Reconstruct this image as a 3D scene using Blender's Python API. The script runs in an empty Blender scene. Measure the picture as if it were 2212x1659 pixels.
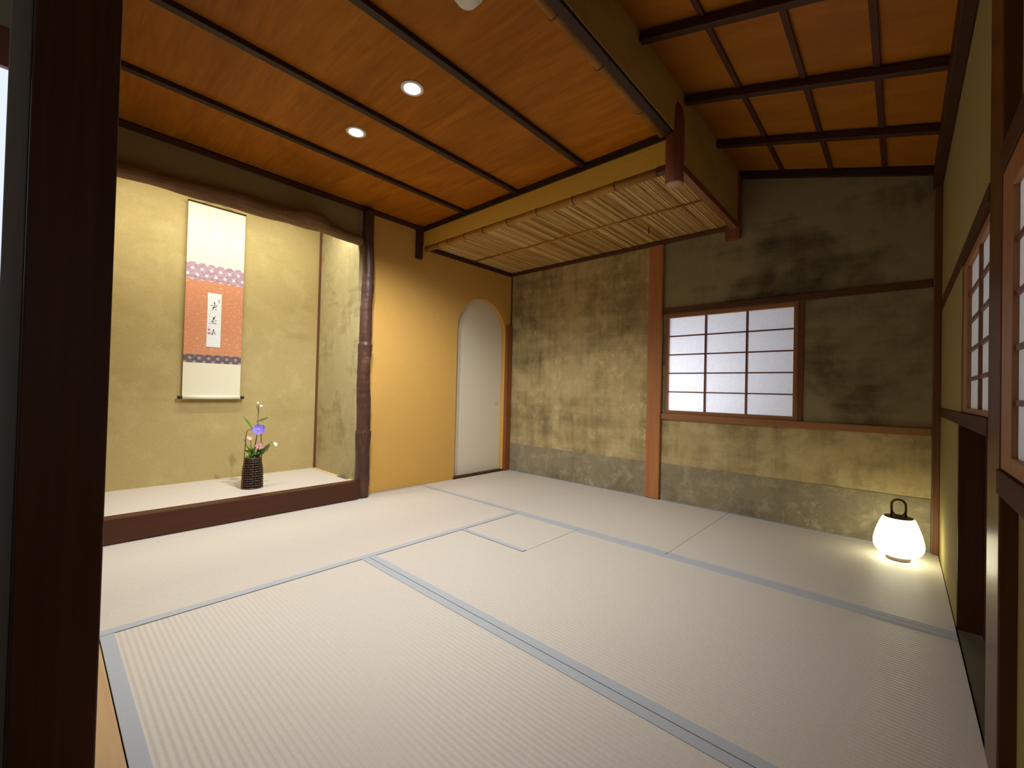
import bpy, bmesh, math, random
from mathutils import Vector, Matrix, noise
random.seed(7)
PI = math.pi
S = bpy.context.scene
COL = S.collection

# ------------------------------------------------------------------ colour
def lin(c):
    c = c / 255.0
    return c / 12.92 if c <= 0.04045 else ((c + 0.055) / 1.055) ** 2.4
def rgb(r, g, b): return (lin(r), lin(g), lin(b), 1.0)

# ------------------------------------------------------------------ node helpers
class NT:
    def __init__(s, name):
        s.m = bpy.data.materials.new(name); s.m.use_nodes = True
        s.t = s.m.node_tree; s.t.nodes.clear()
        s.out = s.n('ShaderNodeOutputMaterial')
        s.co = s.n('ShaderNodeTexCoord').outputs['Object']
    def n(s, typ, **kw):
        nd = s.t.nodes.new(typ)
        for k, v in kw.items(): setattr(nd, k, v)
        return nd
    def l(s, a, b): s.t.links.new(a, b)
    def mapping(s, scale=(1, 1, 1), loc=(0, 0, 0), rot=(0, 0, 0)):
        m = s.n('ShaderNodeMapping'); m.inputs['Scale'].default_value = scale
        m.inputs['Location'].default_value = loc; m.inputs['Rotation'].default_value = rot
        s.l(s.co, m.inputs['Vector']); return m.outputs[0]
    def noise(s, vec, scale, detail=4, rough=0.55, dist=0.0):
        t = s.n('ShaderNodeTexNoise'); t.inputs['Scale'].default_value = scale
        t.inputs['Detail'].default_value = detail; t.inputs['Roughness'].default_value = rough
        t.inputs['Distortion'].default_value = dist
        s.l(vec, t.inputs['Vector']); return t.outputs['Fac']
    def ramp(s, fac, stops):
        r = s.n('ShaderNodeValToRGB'); e = r.color_ramp.elements
        e[0].position, e[0].color = stops[0]
        e[1].position, e[1].color = stops[-1]
        for p, c in stops[1:-1]:
            q = e.new(p); q.color = c
        s.l(fac, r.inputs['Fac']); return r.outputs['Color']
    def mix(s, fac, a, b, mode='MIX'):
        m = s.n('ShaderNodeMix', data_type='RGBA', blend_type=mode)
        for sock, v in ((m.inputs[0], fac), (m.inputs[6], a), (m.inputs[7], b)):
            if hasattr(v, 'is_linked'): s.l(v, sock)
            else: sock.default_value = v
        return m.outputs[2]
    def math(s, op, a, b=None):
        m = s.n('ShaderNodeMath', operation=op)
        for i, v in enumerate((a, b)):
            if v is None: continue
            if hasattr(v, 'is_linked'): s.l(v, m.inputs[i])
            else: m.inputs[i].default_value = v
        return m.outputs[0]
    def sep(s, vec=None):
        x = s.n('ShaderNodeSeparateXYZ'); s.l(vec or s.co, x.inputs[0]); return x.outputs
    def bsdf(s, color, rough=0.6, spec=0.4, bump=None, bstr=0.2, bdist=0.01, **kw):
        b = s.n('ShaderNodeBsdfPrincipled')
        for k, v in (('Base Color', color), ('Roughness', rough), ('Specular IOR Level', spec)):
            if hasattr(v, 'is_linked'): s.l(v, b.inputs[k])
            else: b.inputs[k].default_value = v
        for k, v in kw.items(): b.inputs[k].default_value = v
        if bump is not None:
            bp = s.n('ShaderNodeBump'); bp.inputs['Strength'].default_value = bstr
            bp.inputs['Distance'].default_value = bdist
            s.l(bump, bp.inputs['Height']); s.l(bp.outputs[0], b.inputs['Normal'])
        s.l(b.outputs[0], s.out.inputs[0]); return b

def plain(name, c, rough=0.6, spec=0.4, **kw):
    t = NT(name)
    nz = t.noise(t.mapping(), 60, 3)
    col = t.mix(t.math('MULTIPLY', nz, 0.25), c, (c[0] * .7, c[1] * .7, c[2] * .7, 1))
    t.bsdf(col, rough, spec, **kw); return t.m

def wood(name, c1, c2, axis, rough=0.45, spec=0.4, k=1.0, grain=26.0):
    """grain drawn out along axis 0/1/2"""
    t = NT(name)
    sc = [grain, grain, grain]; sc[axis] = 1.1
    v = t.mapping(tuple(sc))
    a = t.noise(v, 1.6 * k, 6, 0.6, 0.6)
    sc2 = [4, 4, 4]; sc2[axis] = .5
    b = t.noise(t.mapping(tuple(sc2), (3, 1, 2)), 1.0, 3, 0.5)
    f = t.math('ADD', t.math('MULTIPLY', a, .65), t.math('MULTIPLY', b, .35))
    col = t.ramp(f, [(.3, c2), (.68, c1)])
    t.bsdf(col, rough, spec, bump=a, bstr=.12, bdist=.004); return t.m

def plaster(name, base, light, dark, stain=1.0, light_amt=.6, scale=1.0, streak=.4, bump=.25, vec_loc=(0, 0, 0), lo=.47, hi=.68, flecks=0):
    t = NT(name)
    v = t.mapping((1, 1, 1), vec_loc)
    big = t.noise(v, 1.7 * scale, 5, .6, .5)
    mid = t.noise(t.mapping((1, 1, 1), (4, 7, 2)), 5.5 * scale, 5, .62, .25)
    vert = t.noise(t.mapping((5.0, 5.0, .55), (1, 3, 5)), 2.0 * scale, 4, .6, .3)
    horz = t.noise(t.mapping((.5, .5, 6.0), (8, 2, 1)), 1.6 * scale, 4, .6, .3)
    fine = t.noise(v, 190, 4, .65)
    d = t.math('ADD', t.math('MULTIPLY', big, .55), t.math('ADD', t.math('MULTIPLY', vert, .25 * streak * 2), t.math('MULTIPLY', horz, .2)))
    dk = t.ramp(d, [(lo, (0, 0, 0, 1)), (hi, (1, 1, 1, 1))])
    col = t.mix(t.math('MULTIPLY', dk, stain), base, dark)
    lt = t.ramp(mid, [(.5, (0, 0, 0, 1)), (.78, (1, 1, 1, 1))])
    col = t.mix(t.math('MULTIPLY', lt, light_amt), col, light)
    if flecks:
        fk = t.noise(t.mapping((1, 1, .8), (6, 1, 9)), 21, 3, .6, .4); gate = t.noise(t.mapping((1, 1, 1), (2, 8, 3)), 3.2, 2)
        fm = t.ramp(t.math('ADD', fk, t.math('MULTIPLY', t.math('SUBTRACT', gate, .5), .6)), [(.62, (0, 0, 0, 1)), (.78, (1, 1, 1, 1))])
        col = t.mix(t.math('MULTIPLY', fm, flecks), col, light)
        bl = t.ramp(t.noise(t.mapping((1, 1, 1), (3, 4, 11)), 9, 4, .65, .6), [(.52, (0, 0, 0, 1)), (.72, (1, 1, 1, 1))])
        col = t.mix(t.math('MULTIPLY', bl, flecks * .5), col, dark)
    fr = t.ramp(fine, [(.3, (.86, .86, .86, 1)), (.7, (1.1, 1.1, 1.1, 1))])
    col = t.mix(1.0, col, fr, 'MULTIPLY')
    hgt = t.math('ADD', t.math('MULTIPLY', fine, .5), mid)
    t.bsdf(col, .93, .12, bump=hgt, bstr=bump, bdist=.004)
    return t.m

# ------------------------------------------------------------------ materials
M = {}
M['sand'] = plaster('SandOchre', rgb(212, 166, 88), rgb(220, 178, 102), rgb(196, 148, 72), .5, .35, 1, .2, .15)
M['toko'] = plaster('AlcovePlaster', rgb(182, 162, 110), rgb(202, 186, 136), rgb(142, 124, 80), .7, .5, 1.3, .15, .2, (3, 1, 5), .44, .66)
M['toko_side'] = plaster('AlcoveSidePlaster', rgb(178, 164, 120), rgb(198, 186, 144), rgb(112, 100, 66), .9, .5, 2.4, .2, .2, (9, 4, 2), .43, .64, .3)
M['old'] = plaster('SmokedPlaster', rgb(186, 166, 118), rgb(220, 202, 154), rgb(118, 102, 68), .9, .6, 1.25, .55, .35, (2.3, 0, 1.2), .46, .64, .55)
M['old2'] = plaster('SmokedPlasterDim', rgb(146, 135, 104), rgb(172, 158, 120), rgb(40, 36, 30), .97, .45, .95, .2, .3, (5.5, 0, 3.4), .40, .55, .25)  # smoke stains, with the weaker light of this corner also put into the colour
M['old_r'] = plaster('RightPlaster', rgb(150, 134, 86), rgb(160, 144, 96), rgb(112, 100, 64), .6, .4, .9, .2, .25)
M['kokabe'] = plaster('HangingPlaster', rgb(206, 180, 108), rgb(214, 190, 122), rgb(140, 130, 100), .85, .35, 1.0, .15, .2, (0, 3, 0), .42, .62)
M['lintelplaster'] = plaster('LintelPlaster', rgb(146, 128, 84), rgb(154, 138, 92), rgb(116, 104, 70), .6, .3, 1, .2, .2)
M['skirt'] = plaster('SkirtPaper', rgb(144, 132, 106), rgb(198, 186, 152), rgb(98, 90, 72), .9, .6, 1.9, .3, .2, (7, 0, 3), .47, .66, .5)
M['pale'] = plain('PalePlaster', rgb(186, 180, 150), .9, .1)
M['board'] = None
def ceiling_wood():
    t = NT('CeilingBoard')
    v = t.mapping((1.3, 14, 14))
    a = t.noise(v, 2.2, 6, .6, 1.2)
    b = t.noise(t.mapping((.8, 2.6, 2.6), (2, 5, 1)), 1.3, 4, .55, .8)
    st = t.noise(t.mapping((2.0, 9, 9), (9, 3, 7)), 1.4, 3, .5, .6)
    f = t.math('ADD', t.math('MULTIPLY', a, .45), t.math('MULTIPLY', b, .55))
    col = t.ramp(f, [(.32, rgb(134, 76, 10)), (.5, rgb(162, 95, 14)), (.7, rgb(186, 115, 22))])
    dk = t.ramp(st, [(.56, (0, 0, 0, 1)), (.78, (1, 1, 1, 1))])
    col = t.mix(t.math('MULTIPLY', dk, .55), col, rgb(124, 68, 10))
    t.bsdf(col, .5, .18, bump=a, bstr=.08, bdist=.003); return t.m
M['board'] = ceiling_wood()
M['board_slope'] = wood('SlopeBoard', rgb(172, 106, 26), rgb(142, 82, 14), 0, .5, .18, .7, 10)
M['batten_dark'] = wood('BattenDark', rgb(64, 42, 28), rgb(38, 24, 15), 1, .5, .3)
M['rafter'] = wood('Rafter', rgb(76, 44, 22), rgb(46, 26, 12), 0, .55, .3)
M['batten_slope'] = wood('SlopeBatten', rgb(86, 46, 20), rgb(58, 30, 12), 1, .55, .3)
M['timber_x'] = wood('TimberX', rgb(100, 62, 38), rgb(66, 38, 22), 0)
M['timber_y'] = wood('TimberY', rgb(88, 54, 30), rgb(58, 34, 18), 1, .75, .15)
M['timber_z'] = wood('TimberZ', rgb(116, 74, 44), rgb(84, 50, 28), 2)
M['red_z'] = wood('CedarPost', rgb(184, 122, 74), rgb(158, 98, 56), 2, .5, .35)
M['red_log'] = wood('CedarLog', rgb(142, 84, 58), rgb(112, 60, 38), 2, .5, .35)
M['dark_z'] = wood('DarkPost', rgb(84, 48, 24), rgb(62, 34, 16), 2, .5, .25)
M['door_dark'] = wood('DarkBoard', rgb(88, 52, 28), rgb(60, 35, 18), 2, .5, .3)
M['sill'] = wood('LacquerSill', rgb(80, 40, 20), rgb(64, 30, 14), 1, .42, .35)
M['frame_x'] = wood('ShojiFrameX', rgb(166, 116, 72), rgb(138, 90, 52), 0)
M['frame_y'] = wood('ShojiFrameY', rgb(166, 116, 72), rgb(138, 90, 52), 1)
M['frame_z'] = wood('ShojiFrameZ', rgb(166, 116, 72), rgb(138, 90, 52), 2)
M['muntin'] = wood('Muntin', rgb(124, 80, 56), rgb(98, 60, 40), 0)
M['post_gloss'] = wood('PolishedPost', rgb(104, 64, 32), rgb(78, 46, 22), 2, .3, .3)
M['threshold'] = wood('Threshold', rgb(206, 172, 128), rgb(182, 144, 100), 0, .45, .4)
M['greyboard'] = wood('GreyEdge', rgb(150, 142, 134), rgb(126, 119, 112), 2, .6, .3)
M['cut'] = wood('CutEnd', rgb(198, 160, 134), rgb(176, 136, 108), 0, .7, .2)
def bark(name, c1, c2, c3, rough=.55):
    t = NT(name)
    v = t.mapping((14, 14, 3))
    a = t.noise(v, 2.0, 6, .65, .8); b = t.noise(t.mapping(), 9, 4, .6)
    col = t.ramp(a, [(.3, c2), (.62, c1)])
    sp = t.ramp(b, [(.6, (0, 0, 0, 1)), (.72, (1, 1, 1, 1))])
    col = t.mix(t.math('MULTIPLY', sp, .6), col, c3)
    h = t.math('ADD', a, t.math('MULTIPLY', b, .5))
    t.bsdf(col, rough, .35, bump=h, bstr=.45, bdist=.006); return t.m
M['bark'] = bark('RedPineBark', rgb(88, 58, 46), rgb(58, 36, 28), rgb(120, 86, 68), .42)
def logwood():
    t = NT('WarpedLog')
    a = t.noise(t.mapping((16, 2.2, 16)), 2.0, 6, .6, 1.4); b = t.noise(t.mapping((5, 1.5, 5), (2, 1, 0)), 1.6, 3)
    f = t.math('ADD', t.math('MULTIPLY', a, .6), t.math('MULTIPLY', b, .4))
    col = t.ramp(f, [(.34, rgb(92, 66, 42)), (.66, rgb(148, 112, 74))])
    t.bsdf(col, .6, .25, bump=a, bstr=.4, bdist=.006); return t.m
M['log'] = logwood()
def bamboo(name, axis, c1, c2):
    t = NT(name)
    sc = [30, 30, 30]; sc[axis] = 1.5
    a = t.noise(t.mapping(tuple(sc)), 1.5, 4, .6); b = t.noise(t.mapping(), 7, 3)
    col = t.ramp(t.math('ADD', t.math('MULTIPLY', a, .5), t.math('MULTIPLY', b, .5)), [(.35, c2), (.62, c1)])
    t.bsdf(col, .5, .22); return t.m
M['bamboo_x'] = bamboo('BambooX', 0, rgb(186, 138, 64), rgb(146, 102, 40))
M['bamboo_y'] = bamboo('BambooY', 1, rgb(158, 108, 44), rgb(122, 80, 28))
M['bamboo_node'] = plain('BambooNode', rgb(92, 66, 30), .5, .3)
def reedmat():
    t = NT('Reed')
    x, y, z = t.sep()
    cell = t.math('FLOOR', t.math('DIVIDE', x, .0083))
    wn = t.n('ShaderNodeTexWhiteNoise', noise_dimensions='1D'); t.l(cell, wn.inputs['W'])
    a = t.noise(t.mapping((60, 3.5, 1)), 1.0, 4, .6)
    f = t.math('ADD', t.math('MULTIPLY', wn.outputs[0], .5), t.math('MULTIPLY', a, .5))
    col = t.ramp(f, [(.2, rgb(136, 98, 46)), (.5, rgb(198, 156, 88)), (.8, rgb(238, 206, 140))])
    t.bsdf(col, .5, .35); return t.m
M['reed'] = reedmat()

def tatami(name, axis):
    """axis = direction the woven ridges run"""
    t = NT(name)
    w = t.n('ShaderNodeTexWave', wave_type='BANDS', bands_direction='Y' if axis == 0 else 'X', wave_profile='SIN')
    w.inputs['Scale'].default_value = 21.0; w.inputs['Distortion'].default_value = .25
    w.inputs['Detail'].default_value = 1.0; w.inputs['Detail Scale'].default_value = 3
    t.l(t.mapping(), w.inputs['Vector'])
    sc = [230, 230, 1]; sc[1 - axis] = 30
    rush = t.noise(t.mapping(tuple(sc)), 1.6, 2, .5)
    big = t.noise(t.mapping((1, 1, 1), (3, 2, 0)), 1.5, 3)
    col = t.ramp(rush, [(.25, rgb(201, 191, 178)), (.75, rgb(211, 202, 189))])
    col = t.mix(t.math('MULTIPLY', w.outputs['Fac'], .15), col, rgb(216, 210, 200))
    col = t.mix(t.math('MULTIPLY', big, .16), col, rgb(196, 184, 166))
    h = t.math('ADD', w.outputs['Fac'], t.math('MULTIPLY', rush, .3))
    t.bsdf(col, .5, .3, bump=h, bstr=.25, bdist=.006); return t.m
M['tatami_x'] = tatami('TatamiX', 0)
M['tatami_y'] = tatami('TatamiY', 1)
def heri():
    t = NT('ClothEdging')
    n1 = t.noise(t.mapping((700, 700, 1)), 1.0, 2)
    col = t.ramp(n1, [(.3, rgb(164, 167, 171)), (.7, rgb(188, 191, 195))])
    t.bsdf(col, .6, .3, bump=n1, bstr=.1, bdist=.002); return t.m
M['heri'] = heri()

def shoji(name, tint):
    t = NT(name)
    f = t.noise(t.mapping((1, 1, 1)), 45, 5, .65)
    f2 = t.noise(t.mapping((160, 160, 12)), 1.0, 3)
    col = t.ramp(t.math('ADD', t.math('MULTIPLY', f, .7), t.math('MULTIPLY', f2, .3)),
                 [(.3, (tint[0] * .9, tint[1] * .9, tint[2] * .9, 1)), (.7, tint)])
    d = t.n('ShaderNodeBsdfDiffuse'); tr = t.n('ShaderNodeBsdfTranslucent'); mx = t.n('ShaderNodeMixShader')
    t.l(col, d.inputs[0]); t.l(col, tr.inputs[0]); mx.inputs[0].default_value = .6
    t.l(d.outputs[0], mx.inputs[1]); t.l(tr.outputs[0], mx.inputs[2]); t.l(mx.outputs[0], t.out.inputs[0])
    return t.m
M['shoji'] = shoji('ShojiPaper', (.86, .86, .86, 1))
M['door_paper'] = plain('DoorPaper', rgb(232, 222, 198), .8, .2)
M['white'] = plain('WhitePlastic', rgb(226, 222, 210), .4, .4)
def emit(name, c, s):
    t = NT(name); e = t.n('ShaderNodeEmission'); e.inputs[0].default_value = c; e.inputs[1].default_value = s
    t.l(e.outputs[0], t.out.inputs[0]); return t.m
M['bulb'] = emit('LampDisc', (1, .97, .92, 1), 40)
def lantern_glass():
    t = NT('OpalGlass')
    e = t.n('ShaderNodeEmission'); e.inputs[0].default_value = (1.0, .97, .64, 1)
    lw = t.n('ShaderNodeLayerWeight'); lw.inputs[0].default_value = .4
    e.inputs[1].default_value = 3.6
    b = t.n('ShaderNodeBsdfPrincipled'); b.inputs['Base Color'].default_value = (.9, .9, .85, 1); b.inputs['Roughness'].default_value = .3
    a = t.n('ShaderNodeAddShader'); t.l(e.outputs[0], a.inputs[0]); t.l(b.outputs[0], a.inputs[1]); t.l(a.outputs[0], t.out.inputs[0])
    return t.m
M['opal'] = lantern_glass()
M['bronze'] = plain('BronzeMetal', rgb(74, 62, 38), .45, .5, **{'Metallic': .6})
M['pewter'] = plain('PewterMetal', rgb(120, 108, 98), .4, .5, **{'Metallic': .5})
M['steel'] = plain('DarkPlate', rgb(104, 100, 100), .5, .4)
M['blacklac'] = plain('BlackLacquer', rgb(40, 22, 16), .15, .6)
M['basket'] = plain('BasketCane', rgb(66, 44, 32), .32, .6)
M['basket_in'] = plain('BasketTube', rgb(30, 18, 13), .5, .3)
M['cane'] = plain('HandleCane', rgb(104, 68, 36), .4, .5)
def leafm(name, c1, c2):
    t = NT(name); a = t.noise(t.mapping(), 60, 3)
    col = t.ramp(a, [(.3, c2), (.7, c1)]); t.bsdf(col, .5, .3); return t.m
M['leaf'] = leafm('Leaf', rgb(104, 142, 52), rgb(72, 104, 34))
M['leaf_pale'] = leafm('LeafPale', rgb(146, 160, 96), rgb(120, 136, 72))
M['stem'] = leafm('Stem', rgb(110, 124, 62), rgb(84, 92, 44))
M['purple'] = leafm('PetalPurple', rgb(140, 118, 214), rgb(108, 86, 190))
M['white_petal'] = leafm('PetalWhite', rgb(250, 248, 236), rgb(232, 226, 206))
M['blush'] = leafm('PetalBlush', rgb(228, 200, 186), rgb(208, 172, 160))
M['pink'] = leafm('PetalPink', rgb(214, 164, 160), rgb(194, 134, 132))
M['scroll_paper'] = plain('ScrollPaper', rgb(232, 226, 200), .8, .15)
M['sheet'] = plain('WritingPaper', rgb(236, 238, 240), .8, .15)
M['ink'] = plain('Ink', rgb(38, 34, 46), .7, .2)
M['ink_faint'] = plain('FaintInk', rgb(150, 152, 162), .7, .2)
M['seal'] = plain('SealRed', rgb(206, 120, 130), .7, .2)
M['seal_pale'] = plain('SealPale', rgb(220, 172, 186), .7, .2)
M['crease'] = plain('StripCrease', rgb(196, 190, 168), .8, .15)
def brocade(name, base1, base2, dot, pw, ph):
    t = NT(name)
    x, y, z = t.sep()
    row = t.math('DIVIDE', z, ph); rf = t.math('FLOOR', row)
    odd = t.math('MODULO', t.math('ABSOLUTE', rf), 2.0)
    u = t.math('ADD', t.math('DIVIDE', y, pw), t.math('MULTIPLY', odd, .5))
    fu = t.math('SUBTRACT', t.math('FRACT', u), .5)
    fv = t.math('SUBTRACT', t.math('FRACT', row), .5)
    du = t.math('MULTIPLY', fu, pw / .0125); dv = t.math('MULTIPLY', fv, ph / .0125)
    d = t.math('SQRT', t.math('ADD', t.math('MULTIPLY', du, du), t.math('MULTIPLY', dv, dv)))
    nz = t.noise(t.mapping((1, 1, 1)), 240, 2)
    d = t.math('ADD', d, t.math('MULTIPLY', t.math('SUBTRACT', nz, .5), .7))
    mask = t.ramp(d, [(.5, (1, 1, 1, 1)), (1.25, (0, 0, 0, 1))])
    wv = t.noise(t.mapping((1, 26, 120)), 1.3, 3, .5, 1.5)
    col = t.ramp(wv, [(.38, base1), (.62, base2)])
    col = t.mix(mask, col, dot)
    t.bsdf(col, .6, .25); return t.m
M['brocade'] = brocade('BrocadePurple', rgb(156, 122, 142), rgb(194, 164, 178), rgb(226, 216, 204), .052, .0385)
M['brocade_dark'] = brocade('BrocadeSlate', rgb(92, 76, 80), rgb(122, 104, 112), rgb(164, 152, 148), .052, .0265)
def orange():
    t = NT('OrangeSilk')
    a = t.noise(t.mapping((1, 34, 110)), 1.4, 3, .5, .6)
    fl = t.ramp(a, [(.56, (0, 0, 0, 1)), (.66, (1, 1, 1, 1))])
    col = t.mix(t.math('MULTIPLY', fl, .6), rgb(206, 138, 100), rgb(232, 178, 142))
    t.bsdf(col, .6, .3); return t.m
M['orange'] = orange()
M['wainfloor'] = wood('SubFloor', rgb(120, 110, 92), rgb(96, 86, 70), 0, .7, .2)

# ------------------------------------------------------------------ mesh helpers
class MB:
    def __init__(s): s.b = bmesh.new(); s.mi = 0
    def box(s, x0, x1, y0, y1, z0, z1):
        vs = [s.b.verts.new(p) for p in ((x0, y0, z0), (x1, y0, z0), (x1, y1, z0), (x0, y1, z0), (x0, y0, z1), (x1, y0, z1), (x1, y1, z1), (x0, y1, z1))]
        for f in ((3, 2, 1, 0), (4, 5, 6, 7), (0, 1, 5, 4), (1, 2, 6, 5), (2, 3, 7, 6), (3, 0, 4, 7)):
            s.b.faces.new([vs[i] for i in f])
        return s
    def hexa(s, pts):
        vs = [s.b.verts.new(p) for p in pts]
        for f in ((3, 2, 1, 0), (4, 5, 6, 7), (0, 1, 5, 4), (1, 2, 6, 5), (2, 3, 7, 6), (3, 0, 4, 7)):
            s.b.faces.new([vs[i] for i in f])
        return s
    def tube(s, path, rad, n=10, cap=True, flat=None):
        P = [Vector(p) for p in path]; N = len(P)
        R = rad if isinstance(rad, (list, tuple)) else [rad] * N
        T = [(P[min(i + 1, N - 1)] - P[max(i - 1, 0)]).normalized() for i in range(N)]
        u = Vector((0, 0, 1)) if abs(T[0].z) < .9 else Vector((1, 0, 0))
        u = (u - T[0] * u.dot(T[0])).normalized()
        rings = []
        for i in range(N):
            u = (u - T[i] * u.dot(T[i])).normalized(); w = T[i].cross(u)
            ring = []
            for k in range(n):
                a = 2 * PI * k / n
                ru, rw = (R[i], R[i]) if flat is None else (R[i], R[i] * flat)
                ring.append(s.b.verts.new(P[i] + u * math.cos(a) * ru + w * math.sin(a) * rw))
            rings.append(ring)
        for i in range(N - 1):
            for k in range(n):
                f = s.b.faces.new((rings[i][k], rings[i][(k + 1) % n], rings[i + 1][(k + 1) % n], rings[i + 1][k])); f.smooth = True
        if cap:
            s.b.faces.new(list(reversed(rings[0]))); s.b.faces.new(rings[-1])
        return rings
    def lathe(s, prof, c=(0, 0, 0), n=32, smooth=True, jit=None):
        c = Vector(c); rings = []
        for r, z in prof:
            if r < 1e-6: rings.append([s.b.verts.new(c + Vector((0, 0, z)))])
            else: rings.append([s.b.verts.new(c + Vector((r * math.cos(2 * PI * k / n), r * math.sin(2 * PI * k / n), z))) for k in range(n)])
        for i in range(len(rings) - 1):
            a, b = rings[i], rings[i + 1]
            for k in range(n):
                k2 = (k + 1) % n
                if len(a) == 1 and len(b) == 1: continue
                if len(a) == 1: f = s.b.faces.new((a[0], b[k2], b[k]))
                elif len(b) == 1: f = s.b.faces.new((a[k], a[k2], b[0]))
                else: f = s.b.faces.new((a[k], a[k2], b[k2], b[k]))
                f.smooth = smooth
        return s
    def prism_x(s, yz, x0, x1):
        """closed outline in the y-z plane, given thickness along x"""
        a = [s.b.verts.new((x0, y, z)) for y, z in yz]; b = [s.b.verts.new((x1, y, z)) for y, z in yz]
        n = len(yz)
        fs = [s.b.faces.new(a), s.b.faces.new(list(reversed(b)))]
        for i in range(n):
            j = (i + 1) % n
            fs.append(s.b.faces.new((a[j], a[i], b[i], b[j])))
        bmesh.ops.triangulate(s.b, faces=fs[:2], ngon_method='EAR_CLIP')
        return s
    def ribbon_x(s, pts, x, w0, w1):
        """brush stroke on a plane x = const"""
        n = len(pts); L = []; Rr = []
        for i, (y, z) in enumerate(pts):
            y2, z2 = pts[min(i + 1, n - 1)]; y1, z1 = pts[max(i - 1, 0)]
            d = Vector((y2 - y1, z2 - z1)).normalized(); nn = Vector((-d.y, d.x))
            w = w0 + (w1 - w0) * i / max(1, n - 1)
            L.append((y + nn.x * w, z + nn.y * w)); Rr.append((y - nn.x * w, z - nn.y * w))
        for i in range(n - 1):
            q = [L[i], L[i + 1], Rr[i + 1], Rr[i]]
            a = [s.b.verts.new((x, y, z)) for y, z in q]; b = [s.b.verts.new((x + .0006, y, z)) for y, z in q]
            s.b.faces.new(a); s.b.faces.new(list(reversed(b)))
            for k in range(4): s.b.faces.new((a[k], a[(k + 1) % 4], b[(k + 1) % 4], b[k]))
        return s
    def build(s, name, mat, parent=None, org=(0, 0, 0), bevel=0.0, kind=None, sub=0):
        o = Vector(org)
        if parent is not None: o = parent.get('_o') and Vector(parent['_o']) or o
        bmesh.ops.translate(s.b, verts=s.b.verts, vec=-o)
        bmesh.ops.recalc_face_normals(s.b, faces=s.b.faces)
        me = bpy.data.meshes.new(name); s.b.to_mesh(me); s.b.free()
        for m in (mat if isinstance(mat, (list, tuple)) else [mat]): me.materials.append(m)
        ob = bpy.data.objects.new(name, me); COL.objects.link(ob)
        ob['_o'] = list(o)
        if parent is not None: ob.parent = parent
        else: ob.location = o
        if bevel:
            md = ob.modifiers.new('Bevel', 'BEVEL'); md.width = bevel; md.segments = 2; md.limit_method = 'ANGLE'
        if sub:
            md = ob.modifiers.new('Sub', 'SUBSURF'); md.levels = sub; md.render_levels = sub
        if kind: ob['kind'] = kind
        return ob

def tag(o, label, cat, group=None, kind=None):
    o['label'] = label; o['category'] = cat
    if group: o['group'] = group
    if kind: o['kind'] = kind
    return o
def thing(name, loc, label, cat, group=None, kind=None):
    o = bpy.data.objects.new(name, None); o.empty_display_size = .05; COL.objects.link(o)
    o.location = loc; o['_o'] = list(loc)
    return tag(o, label, cat, group, kind)
def cleanup():
    for o in bpy.data.objects:
        if '_o' in o: del o['_o']
def copy_tree(o, dx, parent=None):
    c = o.copy(); COL.objects.link(c)
    if parent is not None: c.parent = parent
    else: c.location = Vector(o.location) + Vector(dx)
    for ch in list(o.children): copy_tree(ch, dx, c)
    return c
def boxthing(name, b, mat, label, cat, bevel=.002, group=None, kind=None):
    x0, x1, y0, y1, z0, z1 = b
    o = MB().box(*b).build(name, mat, org=((x0 + x1) / 2, (y0 + y1) / 2, z0), bevel=bevel)
    return tag(o, label, cat, group, kind)

# ================================================================== CAMERA (measured from the photograph)
yaw, pitch, roll = math.radians(42.2564904), math.radians(0.7624551), math.radians(1.4146876)
ca, sa, cb, sb = math.cos(yaw), math.sin(yaw), math.cos(pitch), math.sin(pitch)
fwd = Vector((-sa * cb, ca * cb, sb)); r0 = Vector((ca, sa, 0)); u0 = r0.cross(fwd)
rt = r0 * math.cos(roll) + u0 * math.sin(roll); up = -r0 * math.sin(roll) + u0 * math.cos(roll)
cam = bpy.data.cameras.new('Camera'); co = bpy.data.objects.new('Camera', cam); COL.objects.link(co)
cam.sensor_width = 36.0; cam.lens = 925.32 / 2212 * 36.0; cam.clip_start = .01
mw = Matrix(((rt.x, up.x, -fwd.x, 2.8373), (rt.y, up.y, -fwd.y, -3.0889), (rt.z, up.z, -fwd.z, .78), (0, 0, 0, 1)))
co.matrix_world = mw; S.camera = co

# ================================================================== SETTING
W = 2.986; H = 2.053; NEAR = -2.95
# sub floor under the mats, also below the adjoining room
f = MB().box(-.75, 3.35, -5.2, .15, -.12, -.052).build('floor', M['wainfloor']); tag(f, 'wooden sub-floor beneath the tatami mats', 'floor', kind='structure')

# --- left wall: alcove back/sides, yellow wall with arched doorway
TZ = .12
b = MB(); b.box(-.70, -.62, -3.03, -1.5, -.05, 2.45)
o = b.build('wall_left', M['toko']); tag(o, 'olive gold plaster wall at the back of the alcove behind the scroll', 'wall', kind='structure')
b = MB(); b.box(-.62, .0, -1.60, -1.50, -.05, 2.45)
o = b.build('wall_left.001', M['toko_side']); tag(o, 'mottled olive plaster side wall of the alcove beside the bark post', 'wall', kind='structure')
b = MB(); b.box(-.62, -.03, -3.11, -2.99, -.05, 2.45)
o = b.build('wall_left.002', M['toko']); tag(o, 'plaster side wall of the alcove hidden behind the dark foreground pillar', 'wall', kind='structure')
b = MB(); b.box(-.70, -.03, -3.03, -1.5, 2.45, 2.5)
o = b.build('ceiling', M['board']); tag(o, 'small ceiling inside the alcove above the scroll', 'ceiling', kind='structure')
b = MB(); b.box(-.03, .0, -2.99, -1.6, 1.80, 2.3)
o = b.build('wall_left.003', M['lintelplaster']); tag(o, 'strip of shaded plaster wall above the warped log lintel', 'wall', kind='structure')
ya, yb_, zs = -.682, -.078, 1.298
cy, rr = (ya + yb_) / 2, (yb_ - ya) / 2
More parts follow.
